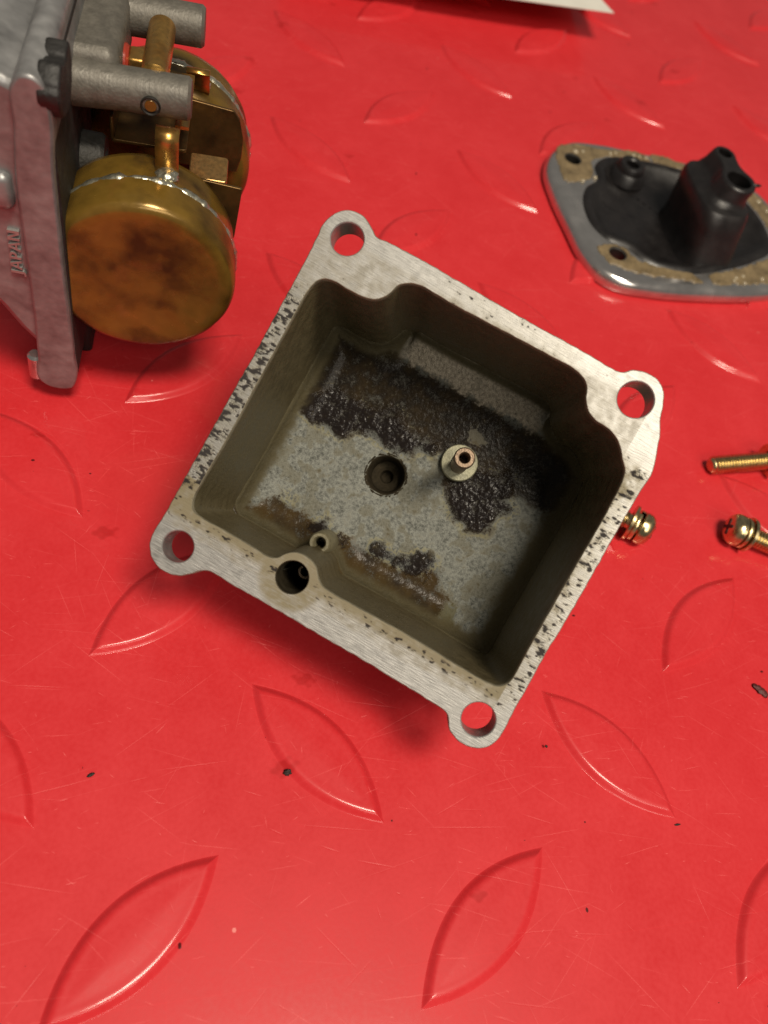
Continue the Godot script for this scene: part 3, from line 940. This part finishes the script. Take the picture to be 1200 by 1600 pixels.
	# tan gasket residue stuck to the plate, with glossy beads
	var patches := [
		[103.5, -187.0, 109.0, -188.3, 118.0, -187.8, 130.0, -187.4, 131.0, -185.6, 118.5, -185.0, 111.5, -181.5, 110.6, -176.0, 107.0, -173.0, 101.5, -172.0, 100.9, -178.0],
		[131.5, -187.2, 145.0, -184.9, 156.0, -181.0, 162.6, -175.0, 164.6, -165.0, 165.2, -152.0, 163.6, -144.4, 158.0, -141.4, 150.0, -139.8, 139.0, -138.4, 133.5, -138.0, 133.0, -140.8, 139.0, -142.8, 150.0, -147.2, 158.0, -152.0, 160.0, -162.0, 156.6, -174.8, 143.0, -182.8, 132.0, -185.2],
		[103.6, -147.8, 105.4, -142.4, 111.0, -139.6, 122.0, -138.7, 130.0, -138.4, 129.0, -140.0, 118.0, -142.6, 113.4, -144.4, 111.4, -147.6, 108.0, -149.0],
	]
	for k in patches.size():
		var p := []
		for i in range(0, patches[k].size(), 2):
			p.append(patches[k][i] - c.x)
			p.append(patches[k][i + 1] - c.z)
		var poly := jitter(smooth_poly(pts(p), 0.5, 2), 0.8, 70 + k)
		st = begin()
		var holes := []
		for b in bolt:
			if Geometry2D.is_point_in_polygon(b, poly):
				holes.append(circle2(b, 2.45, 32))
		var edge_in := inset(poly, 0.25)
		loft(st, [lift(poly, 3.9), lift(poly, 4.1), lift(edge_in, 4.25)], [1, 1])
		cap(st, edge_in, holes, 4.25, true, 2)
		part("gasket_residue", done(st), mats.tan, o)
	for q in [[118.6, -186.2, 0.5], [120.4, -186.6, 0.45], [126.0, -186.4, 0.6], [127.8, -186.4, 0.45], [129.8, -186.0, 0.55], [141.0, -140.6, 0.5], [143.4, -141.4, 0.5], [140.0, -139.6, 0.45], [142.9, -138.9, 0.5], [149.0, -141.0, 0.6], [110.6, -174.6, 0.6], [106.4, -172.6, 0.6], [161.4, -172.6, 0.7], [162.6, -168.8, 0.6], [110.0, -185.4, 0.5], [107.6, -184.8, 0.8]]:
		st = begin()
		blob(st, Vector3(q[0] - c.x, 4.25, q[1] - c.z), Vector3(q[2], q[2] * 0.6, q[2]), 0.1, 8, 3)
		part("residue_bead", done(st), mats.bead, o)

func oval(c: Vector2, hl: float, hw: float, n: int) -> PackedVector2Array:
	# rounded oblong, long along y of the plane
	var out := PackedVector2Array()
	for i in n:
		var t := TAU * i / n
		var r := pow(pow(absf(cos(t)), 3.8) + pow(absf(sin(t)), 3.8), -1.0 / 3.8)
		out.append(c + Vector2(cos(t) * r * hw, sin(t) * r * hl))
	return out

func neck(a: Vector2, ra: float, b: Vector2, rb: float, n: int) -> PackedVector2Array:
	# outline round two circles, b above a, slightly waisted, starting on +x
	var out := PackedVector2Array()
	for i in n:
		var t := TAU * i / n
		var best := 0.0
		var d := Vector2(cos(t), sin(t))
		var mid := (a + b) * 0.5
		for k in 13:
			var f := k / 12.0
			var q := a.lerp(b, f) - mid
			var r := lerpf(ra, rb, f) - 1.1 * sin(PI * f)
			var along_ := q.dot(d)
			var off := absf(q.cross(d))
			if off < r:
				best = maxf(best, along_ + sqrt(r * r - off * off))
		out.append(mid + d * best)
	return out

func resample3(l: PackedVector3Array, n: int) -> PackedVector3Array:
	# n points by angle round the middle, so that lofted rings line up
	var mid := Vector3.ZERO
	for v in l:
		mid += v / l.size()
	var out := PackedVector3Array()
	for i in n:
		var t := TAU * i / n
		var d := Vector2(cos(t), sin(t))
		var best := 1e9
		var at := l[0]
		for v in l:
			var q := Vector2(v.x - mid.x, -(v.z - mid.z)).normalized()
			var e := q.distance_squared_to(d)
			if e < best:
				best = e
				at = v
		out.append(at)
	return out

# ---------------------------------------------------------------- the carburettor
func float_drum(parent: Node3D, c: Vector3, front: float, back: float, tilt: float, seed_: int) -> void:
	# a closed brass drum with its axis along z: the front cap is pressed over the back one and soldered
	var xf := along(c, Vector3(0.03, tilt, 1), Vector3(1, 0, 0))
	var fn := FastNoiseLite.new()
	fn.seed = seed_
	fn.frequency = 0.5
	var st := begin()
	var prof := [Vector2(0, -back), Vector2(11.6, -back), Vector2(13.0, -back + 0.4), Vector2(13.8, -back + 1.2), Vector2(14.1, -back + 2.3), Vector2(14.15, 0.0), Vector2(14.55, 0.05), Vector2(14.55, front - 2.2), Vector2(14.42, front - 1.3), Vector2(14.05, front - 0.6), Vector2(13.5, front - 0.18), Vector2(12.9, front), Vector2(11.6, front - 0.1), Vector2(8.0, front - 0.25), Vector2(4.0, front - 0.35), Vector2(0, front - 0.4)]
	var loops := []
	var groups := []
	var g := 0
	for k in prof.size():
		var l := ring(maxf(prof[k].x, 0.0), prof[k].y, 120)
		for i in l.size():
			# small dents
			l[i] *= 1.0 + 0.006 * fn.get_noise_3dv(l[i] * 0.35) * clampf(prof[k].x / 6.0, 0.0, 1.0)
			l[i].y += 0.12 * fn.get_noise_3dv(l[i] * 0.3 + Vector3(9, 0, 0))
		loops.append(l)
		if k > 0:
			if k == 5 or k == 6 or k == 7:
				g += 1
			groups.append(g)
	loft(st, loops, groups, xf)
	var d := part("brass_float", done(st), mats.float_brass, parent)
	st = begin()
	var bead := []
	for k in 9:
		var ph := TAU * k / 8.0
		var l := PackedVector3Array()
		for i in 200:
			var t := TAU * i / 200
			var q := Vector3(cos(t), sin(t), 0) * 5.0
			var r := 0.52 + 0.40 * fn.get_noise_3dv(q * 2.0) + 0.2 * fn.get_noise_3dv(q * 7.0) + 0.30 * exp(-pow((t - 1.45) / 0.35, 2.0))
			r = maxf(r, 0.12)
			l.append(Vector3(cos(t) * (14.25 + cos(ph) * r), -0.2 + sin(ph) * r * 1.4, -sin(t) * (14.25 + cos(ph) * r)))
		bead.append(l)
	loft(st, bead, [], xf)
	part("solder_seam", done(st), mats.solder, d)

func sheet(poly: Array, z: float, thick: float, parent: Node3D, mat: Material, called: String) -> void:
	# a brass plate in the x, y plane of the carburettor
	var p := PackedVector2Array()
	for i in range(0, poly.size(), 2):
		p.append(Vector2(poly[i], poly[i + 1]))
	var st := begin()
	slab(st, even(ccw(p), 0.35), 0.0, thick, 0.1, Transform3D(Basis(Vector3.RIGHT, Vector3(0, 0, 1), Vector3(0, -1, 0)), Vector3(0, 0, z)))
	part(called, done(st), mat, parent)

func build_carburettor() -> void:
	var b := Basis(Vector3(0.996521, 0.007586, 0.083001), Vector3(-0.007081, 0.999955, -0.006373), Vector3(-0.083045, 0.005763, 0.996529))
	var o := thing("carburettor", "grey cast metal carburettor lying on its side with two round brass floats", "carburettor", Transform3D(b, Vector3(-19.245, 2.816, -96.841)))
	var cast := grained(Color(0.135, 0.125, 0.105), 0.5, 0.3, 12.0, 0.04, 0.07, 81, 0.35)
	var body := grained(Color(0.24, 0.24, 0.24), 0.38, 0.45, 30.0, 0.03, 0.06, 82, 0.5)
	var dark := grained(Color(0.014, 0.013, 0.012), 0.6, 0.0, 14.0, 0.06, 0.06, 83, 0.5)
	# the flange: a plate across x, its edge towards the camera
	var lean := Basis(Vector3(0, 0, 1), -0.03)
	var on_x := Basis(Vector3(0, 0, -1), Vector3(1, 0, 0), Vector3(0, -1, 0))
	var on_z := Basis(Vector3.RIGHT, Vector3(0, 0, 1), Vector3(0, -1, 0))
	var st := begin()
	var fl := smooth_poly(ccw(PackedVector2Array([Vector2(5.8, 56.6), Vector2(5.3, 46.1), Vector2(5.0, 38.0), Vector2(4.75, 28.4), Vector2(4.55, 19.0), Vector2(4.3, 9.6), Vector2(3.9, 3.0), Vector2(3.3, 1.5), Vector2(-1.2, 1.5), Vector2(-2.0, 2.4), Vector2(-1.7, 8.6), Vector2(-1.0, 17.9), Vector2(-0.6, 27.4), Vector2(-0.3, 34.7), Vector2(0.2, 45.1), Vector2(1.1, 52.1), Vector2(1.9, 58.4), Vector2(2.6, 59.3), Vector2(4.4, 59.4), Vector2(5.4, 58.6)])), 0.4, 2)
	slab(st, fl, -46.0, 0.0, 0.45, Transform3D(on_z, Vector3.ZERO))
	part("bowl_flange", done(st), body, o)
	# black gasket sheet on its face, also painting the deep shade there
	st = begin()
	var gk := PackedVector2Array([Vector2(1.2, 3.5), Vector2(45.6, 3.5), Vector2(45.6, 56.0), Vector2(1.2, 56.0)])
	slab(st, even(ccw(gk), 0.8), 0.0, 0.5, 0.12, Transform3D(lean * on_x, Vector3(3.7, 1.0, 0)))
	part("shade_gasket", done(st), dark, o)
	# torn rubber at the corner of the flange
	st = begin()
	var scrap := jitter(smooth_poly(PackedVector2Array([Vector2(0.4, 53.6), Vector2(3.0, 51.6), Vector2(7.2, 52.0), Vector2(9.6, 56.0), Vector2(8.6, 58.4), Vector2(5.2, 57.8), Vector2(3.0, 58.6), Vector2(1.0, 58.0), Vector2(-0.3, 56.0)]), 0.4, 2), 0.5, 85)
	slab(st, ccw(scrap), 0.6, 3.4, 0.4, Transform3D(lean * on_x, Vector3(2.2, 1.2, 0)))
	part("torn_rubber", done(st), dark, o)
	# body behind the flange, going out of the picture on the left
	st = begin()
	var bp := PackedVector2Array([Vector2(-46, 34.0), Vector2(-20, 34.0), Vector2(-8.5, 23.0), Vector2(-6.0, 18.6), Vector2(-3.9, 14.2), Vector2(-1.4, 10.3), Vector2(0.9, 12.0), Vector2(2.4, 57.0), Vector2(-2.5, 59.2), Vector2(-46, 60.5)])
	slab(st, even(ccw(bp), 1.2), -42.0, -1.3, 1.2, Transform3D(Basis(Vector3.RIGHT, Vector3(0, 0, 1), Vector3(0, -1, 0)), Vector3.ZERO))
	part("body_casting", done(st), body, o)
	st = begin()
	block(st, Vector3(-44, 39.0, -10.0), Vector3(-0.6, 44.5, 0.2), 1.0, 0.9)
	part("body_rib", done(st), body, o)
	st = begin()
	lathe(st, [Vector2(0, -46), Vector2(15.0, -46), Vector2(16.0, -45), Vector2(16.0, -14.0), Vector2(15.0, -12.8), Vector2(0, -12.8)], 56, along(Vector3(0, 62.0, -30.0), Vector3(1, 0, 0)))
	part("intake_neck", done(st), body, o)
	# small stud behind the tip of the flange
	st = begin()
	lathe(st, [Vector2(0, -0.8), Vector2(0.8, -0.8), Vector2(1.25, -0.3), Vector2(1.3, 4.6), Vector2(0.9, 5.1), Vector2(0, 5.2)], 28, along(Vector3(-2.9, 2.4, -2.0), Vector3(0.06, 1, 0)))
	part("locating_stud", done(st), mats.chrome, o)
	st = begin()
	block(st, Vector3(0.2, -2.75, -18.5), Vector3(4.6, 6.0, -12.5), 0.8, 0.4)
	part("lower_lug", done(st), dark, o)
	# cast lettering, read from below upwards; lighter metal paints its highlights
	var t := TextMesh.new()
	t.text = "JAPAN"
	t.font = mats.font
	t.font_size = 32
	t.pixel_size = 0.0001
	t.depth = 0.0007
	var box := t.get_aabb().size
	var tb := Basis(Vector3(0.075, 1, 0).normalized() * (8.6 * MM / box.x), Vector3(-1, 0.075, 0).normalized() * (2.1 * MM / box.y), Vector3(0, 0, 1))
	part("cast_lettering", t, mats.steel, o, Transform3D(tb, Vector3(-2.0, 30.8, -1.15)))
	# hinge posts
	for q in [[-16.9, 49.0, 21.9, 2.95], [-34.8, 49.8, 22.7, 3.0]]:
		st = begin()
		lathe(st, [Vector2(q[3] + 0.5, 1.0), Vector2(q[3] + 0.35, 6.0), Vector2(q[3] + 0.05, 11.6), Vector2(q[3], 12.4), Vector2(q[3], q[2] - 0.45), Vector2(q[3] - 0.4, q[2]), Vector2(0, q[2])], 52, along(Vector3(0, q[1], q[0]), Vector3(1, 0.01, 0)))
		part("hinge_post", done(st), cast, o)
	st = begin()
	block(st, Vector3(2.0, 45.2, -35.0), Vector3(11.8, 53.6, -17.0), 1.8, 1.6)
	part("needle_seat_boss", done(st), cast, o)
	# pin end in the near post
	st = begin()
	lathe(st, [Vector2(1.42, -15.0), Vector2(1.42, -13.85), Vector2(1.3, -13.78), Vector2(1.12, -13.9), Vector2(1.1, -14.6), Vector2(0, -14.6)], 32, along(Vector3(16.4, 49.0, 0), Vector3(0, 0, 1), Vector3(1, 0, 0)))
	part("pin_bore", done(st), mats.recess_black, o)
	st = begin()
	lathe(st, [Vector2(0.92, -15.0), Vector2(0.92, -14.05), Vector2(0.8, -13.9), Vector2(0, -13.9)], 28, along(Vector3(16.4, 49.0, 0), Vector3(0, 0, 1), Vector3(1, 0, 0)))
	part("hinge_pin", done(st), mats.float_brass, o)
	st = begin()
	lathe(st, [Vector2(0, -32.2), Vector2(1.75, -32.2), Vector2(2.0, -32.0), Vector2(2.0, -19.0), Vector2(1.7, -18.8), Vector2(0, -18.8)], 40, along(Vector3(16.5, 50.2, 0), Vector3(0, 0, 1), Vector3(1, 0, 0)))
	part("hinge_tube", done(st), mats.brass, o)
	# needle valve with a red seal
	st = begin()
	lathe(st, [Vector2(0, 11.0), Vector2(2.2, 11.0), Vector2(2.55, 11.4), Vector2(2.55, 12.1), Vector2(2.2, 12.5), Vector2(0, 12.5)], 36, along(Vector3(0, 48.6, -24.2), Vector3(1, 0, 0)))
	part("red_seal", done(st), mats.red_seal, o)
	st = begin()
	block(st, Vector3(12.4, 46.4, -25.8), Vector3(14.8, 50.4, -22.2), 0.5, 0.3)
	part("needle_valve", done(st), mats.brass, o)
	# main jet post
	st = begin()
	lathe(st, [Vector2(3.6, 2.0), Vector2(3.4, 8.2), Vector2(3.0, 8.8), Vector2(1.6, 8.8), Vector2(1.4, 8.4), Vector2(0, 8.0)], 40, along(Vector3(0, 35.0, -20.2), Vector3(1, 0, 0)))
	part("jet_post", done(st), grained(Color(0.06, 0.057, 0.05), 0.55, 0.2, 14.0, 0.08, 0.07, 84, 0.35), o)  # grey darkened for the shadow this post stands in
	# floats and the arm that joins them
	float_drum(o, Vector3(15.4, 26.3, -8.4), 6.2, 8.0, 0.03, 91)
	float_drum(o, Vector3(16.6, 27.4, -37.2), 7.0, 7.0, 0.03, 92)
	sheet([18.6, 30.0, 29.0, 30.0, 29.7, 33.0, 29.8, 36.5, 29.0, 39.8, 28.0, 41.2, 21.0, 42.0, 18.6, 42.0], -28.6, 0.55, o, mats.shaded_arm_brass, "arm_plate")
	sheet([19.2, 26.0, 29.4, 26.0, 30.1, 35.9, 23.2, 36.6, 19.2, 36.6], -16.6, 0.55, o, mats.shaded_arm_brass, "arm_plate")
	st = begin()
	block(st, Vector3(10.0, 39.4, -26.5), Vector3(21.2, 39.95, -18.0), 0.5, 0.1)
	part("arm_web", done(st), mats.shaded_arm_brass, o)
	st = begin()
	block(st, Vector3(9.9, 39.6, -26.5), Vector3(10.5, 43.4, -18.2), 0.25, 0.1)
	part("web_flange", done(st), mats.shaded_arm_brass, o)
	st = begin()
	block(st, Vector3(21.6, 35.6, -22.4), Vector3(27.6, 36.4, -16.9), 0.5, 0.2, Transform3D(Basis(Vector3.RIGHT, 0.12), Vector3(0, -1.9, -4.2)))
	part("lit_tab", done(st), mats.lit_brass, o)  # the light this tab reflects is put into its colour
	# curl round the hinge tube and the strap down to the near float
	strap([Vector2(-15.6, 44.9), Vector2(-14.4, 45.4), Vector2(-13.4, 45.1), Vector2(-12.9, 44.2), Vector2(-12.7, 42.0), Vector2(-12.5, 40.4), Vector2(-11.6, 39.9), Vector2(-9.6, 39.85)], 17.0, 20.4, 0.5, o, "float_strap")
	strap([Vector2(-30.4, 44.9), Vector2(-31.0, 45.2), Vector2(-32.0, 44.4), Vector2(-32.3, 41.8), Vector2(-33.2, 40.6), Vector2(-36.2, 40.5)], 20.2, 23.8, 0.5, o, "float_strap")
	strap([Vector2(-16.0, 45.0), Vector2(-20.0, 44.6), Vector2(-25.0, 44.6), Vector2(-29.5, 45.0)], 19.6, 21.6, 0.5, o, "arm_bridge")
	for q in [[Vector3(18.9, 40.3, -11.0), Vector3(1.7, 0.75, 1.5), 7], [Vector3(22.0, 40.6, -34.8), Vector3(1.9, 0.8, 1.5), 8]]:
		st = begin()
		blob(st, q[0], q[1], 0.3, 14, q[2])
		part("solder_blob", done(st), mats.solder, o)

func strap(path: Array, x0: float, x1: float, th: float, parent: Node3D, called: String) -> void:
	# a bent brass strip: path in z, y
	var curve := Curve2D.new()
	for i in path.size():
		var a: Vector2 = path[maxi(i - 1, 0)]
		var c: Vector2 = path[mini(i + 1, path.size() - 1)]
		var tangent := (c - a) / 6.0
		curve.add_point(path[i], -tangent, tangent)
	curve.bake_interval = 0.3
	var line := curve.get_baked_points()
	var st := begin()
	var loops := []
	for i in line.size():
		var t := (line[mini(i + 1, line.size() - 1)] - line[maxi(i - 1, 0)]).normalized()
		var nrm := Vector2(-t.y, t.x) * th * 0.5
		var p := line[i] + nrm
		var q := line[i] - nrm
		loops.append(PackedVector3Array([Vector3(x0, p.y, p.x), Vector3(x1, p.y, p.x), Vector3(x1, q.y, q.x), Vector3(x0, q.y, q.x)]))
	for k in 4:
		var two := []
		for l in loops:
			two.append(PackedVector3Array([l[k], l[(k + 1) % 4]]))
		loft(st, two, range(0, 0), Transform3D.IDENTITY, false)
	var s: PackedVector3Array = loops[0]
	var e: PackedVector3Array = loops[-1]
	tri(st, s[0], s[2], s[1], 9)
	tri(st, s[0], s[3], s[2], 9)
	tri(st, e[0], e[1], e[2], 9)
	tri(st, e[0], e[2], e[3], 9)
	part(called, done(st), mats.brass, parent)

# ---------------------------------------------------------------- paper and crumbs
func build_paper() -> void:
	var o := thing("paper_sheet", "corner of a white paper sheet curling up off the red floor", "paper", Transform3D(Basis.IDENTITY, Vector3(95, 0, -290)))
	var st := begin()
	var rows := []
	for j in 25:
		var v := j / 24.0
		var row := PackedVector3Array()
		for i in 25:
			var u := i / 24.0
			var x := lerpf(-62.0, 40.6 + 4.0 * v, u)
			var z := lerpf(41.6 + 0.4 * sin(u * 4.0), -70.0, v)
			var y := 0.25 + 10.5 * pow(1.0 - v, 2.2) * (0.72 + 0.28 * u)
			row.append(Vector3(x, y, z))
		rows.append(row)
	var under := []
	for r in rows:
		var u2 := PackedVector3Array()
		for p in r:
			u2.append(p - Vector3(0, 0.22, 0))
		under.append(u2)
	loft(st, rows, [], Transform3D.IDENTITY, false)
	var back := under.duplicate()
	back.reverse()
	loft(st, back, [], Transform3D.IDENTITY, false)
	for j in 24:
		for e in [0, 24]:
			var a: Vector3 = rows[j][e]
			var b: Vector3 = rows[j + 1][e]
			var c: Vector3 = under[j + 1][e]
			var d: Vector3 = under[j][e]
			tri(st, a, b, c, 5)
			tri(st, a, c, d, 5)
			var r0: PackedVector3Array = rows[0 if e == 0 else 24]
			var q0: PackedVector3Array = under[0 if e == 0 else 24]
			tri(st, r0[j], r0[j + 1], q0[j + 1], 6)
			tri(st, r0[j], q0[j + 1], q0[j], 6)
	part("sheet", done(st), grained(Color(0.80, 0.78, 0.70), 0.75, 0.0, 60.0, 0.02, 0.08, 95, 0.05), o)

func build_crumbs() -> void:
	var list := [
		[Vector3(17.75, 0.35, -27.6), Vector3(0.85, 0.45, 0.6), "black dirt crumb against the raised oval below the open bowl"],
		[Vector3(-10.4, 0.2, -29.6), Vector3(0.8, 0.22, 0.35), "flat dark flake on bare red floor at far left"],
		[Vector3(106.0, 0.3, -35.2), Vector3(1.1, 0.35, 2.4), "largest flake of dirt, dark red-brown, at the right edge below the screws"],
		[Vector3(60.6, 1.0, -28.1), Vector3(0.32, 0.25, 0.32), "tiny black crumb just right of the bowl's lowest bolt hole"],
		[Vector3(81.0, 0.1, -14.0), Vector3(0.22, 0.2, 0.7), "thin black splinter on the floor at lower right"],
		[Vector3(44.6, 0.1, -1.8), Vector3(0.3, 0.2, 0.7), "small black grain beside the raised oval at bottom middle"],
	]
	for k in list.size():
		var q: Array = list[k]
		var o := thing("dirt_crumb", q[2], "dirt crumb", Transform3D(Basis(Vector3.UP, 0.4 * k), q[0]), "dirt crumbs on the red floor")
		var st := begin()
		blob(st, Vector3.ZERO, q[1] * 0.68, 0.9, 9, 20 + k)
		part("crumb", done(st), mats.rust if k == 2 else mats.dirt, o)

# ---------------------------------------------------------------- everything
func _ready() -> void:
	rng.seed = 4242
	# camera
	var cam := Camera3D.new()
	cam.name = "camera"
	cam.transform = Transform3D(Basis(Vector3(0.9651685, 0.2255134, 0.1326403), Vector3(0.0, 0.5069785, -0.8619587), Vector3(-0.2616290, 0.8319354, 0.4893196)), Vector3(0, 0.125, 0))
	var lens := CameraAttributesPhysical.new()
	lens.frustum_focal_length = 18.86
	lens.frustum_focus_distance = 0.127
	lens.frustum_near = 0.01
	lens.frustum_far = 20.0
	lens.exposure_aperture = 14.0
	cam.attributes = lens
	cam.fov = 64.93
	cam.near = 0.01
	cam.far = 20.0
	add_child(cam)
	# surroundings: a dim workshop
	var we := WorldEnvironment.new()
	we.name = "world"
	var env := Environment.new()
	env.background_mode = Environment.BG_COLOR
	env.background_color = Color(0.125, 0.12, 0.112).linear_to_srgb()
	env.background_energy_multiplier = 1.0
	env.tonemap_mode = Environment.TONE_MAPPER_LINEAR
	env.tonemap_exposure = 1.0
	env.sdfgi_enabled = true
	env.ssao_enabled = true
	env.ssil_enabled = true
	we.environment = env
	add_child(we)
	# the workshop lamp overhead
	var lamp := AreaLight3D.new()
	lamp.name = "ceiling_lamp"
	lamp.area_size = Vector2(0.30, 0.24)
	lamp.light_color = Color(1.0, 0.95, 0.87)
	lamp.light_energy = 1.24
	lamp.shadow_enabled = true
	lamp.transform = Transform3D(Basis(), Vector3(0.15, 1.1, 0.25)).looking_at(Vector3(0.06, 0, -0.09), Vector3(0, 0, -1))
	add_child(lamp)
	# unseen fill light, added behind the camera to brighten faces towards it
	var second := AreaLight3D.new()
	second.name = "fill_light"
	second.area_size = Vector2(0.9, 0.5)
	second.light_color = Color(1.0, 0.96, 0.90)
	second.light_energy = 0.85
	second.shadow_enabled = true
	second.transform = Transform3D(Basis(), Vector3(0.25, 1.35, 1.15)).looking_at(Vector3(0.06, 0, -0.09), Vector3(0, 1, 0))
	add_child(second)

	# shared materials
	var font := SystemFont.new()
	font.font_names = PackedStringArray(["Droid Sans"])
	font.font_weight = 700
	mats.font = font
	mats.steel = grained(Color(0.36, 0.345, 0.33), 0.4, 0.6, 10.0, 0.03, 0.05, 71, 0.3)
	mats.chrome = grained(Color(0.62, 0.60, 0.58), 0.21, 0.9, 30.0, 0.0, 0.04, 72, 0.2)
	mats.gold_zinc = grained(Color(0.62, 0.50, 0.27), 0.27, 1.0, 8.0, 0.01, 0.05, 73, 0.35)
	mats.recess_black = std(Color(0.02, 0.018, 0.015), 0.5, 0.2)  # near-black put in for the shade inside slots, holes and the bore
	mats.rubber = grained(Color(0.011, 0.0095, 0.0095), 0.40, 0.0, 20.0, 0.02, 0.05, 74, 0.4)
	mats.copper = grained(Color(0.24, 0.17, 0.115), 0.45, 0.6, 6.0, 0.02, 0.05, 75, 0.5)
	mats.brass = brass_material(Color(0.62, 0.36, 0.10), Color(0.40, 0.21, 0.055), 24.0, 76, 0.3)
	mats.float_brass = brass_material(Color(0.21, 0.122, 0.021), Color(0.050, 0.027, 0.0065), 56.0, 79, 0.22, 0.38)
	mats.shaded_arm_brass = brass_material(Color(0.15, 0.085, 0.028), Color(0.06, 0.034, 0.012), 30.0, 78, 0.36, 0.7)  # darkened copy of the brass, painting the dark these plates reflect
	mats.lit_brass = brass_material(Color(0.60, 0.36, 0.14), Color(0.42, 0.23, 0.08), 20.0, 79, 0.3)  # lighter copy of the brass, painting the light on the tab
	mats.solder = grained(Color(0.60, 0.58, 0.46), 0.3, 0.9, 6.0, 0.03, 0.06, 80, 0.4)
	mats.tan = grained(Color(0.19, 0.14, 0.075), 0.34, 0.0, 16.0, 0.10, 0.06, 86, 0.6)
	mats.bead = std(Color(0.42, 0.36, 0.25), 0.16, 0.0)
	mats.red_seal = std(Color(0.30, 0.035, 0.02), 0.25, 0.0)
	mats.rust = grained(Color(0.10, 0.018, 0.016), 0.5, 0.0, 4.0, 0.05, 0.08, 88, 0.6)
	mats.dirt = grained(Color(0.03, 0.02, 0.016), 0.7, 0.0, 4.0, 0.05, 0.08, 87, 0.5)

	build_floor()
	build_bowl()
	build_carburettor()
	build_cover()
	build_screw("yellow plated screw lying between the open bowl and its cross-headed neighbour, head outward", Vector3(90.9, 3.3, -67.5), Vector3(-0.79, -0.09, -0.60), 14.0, 0.3)
	build_screw("yellow plated screw with its cross recess facing left, shank pointing out of view", Vector3(111.3, 3.4, -67.6), Vector3(0.915, -0.09, 0.392), 16.0, 0.6)
	build_screw("yellow plated screw whose bare threaded end points left, above the other two", Vector3(130.6, 3.5, -84.9), Vector3(-0.995, -0.09, 0.05), 17.8, 0.2)
	build_paper()
	build_crumbs()
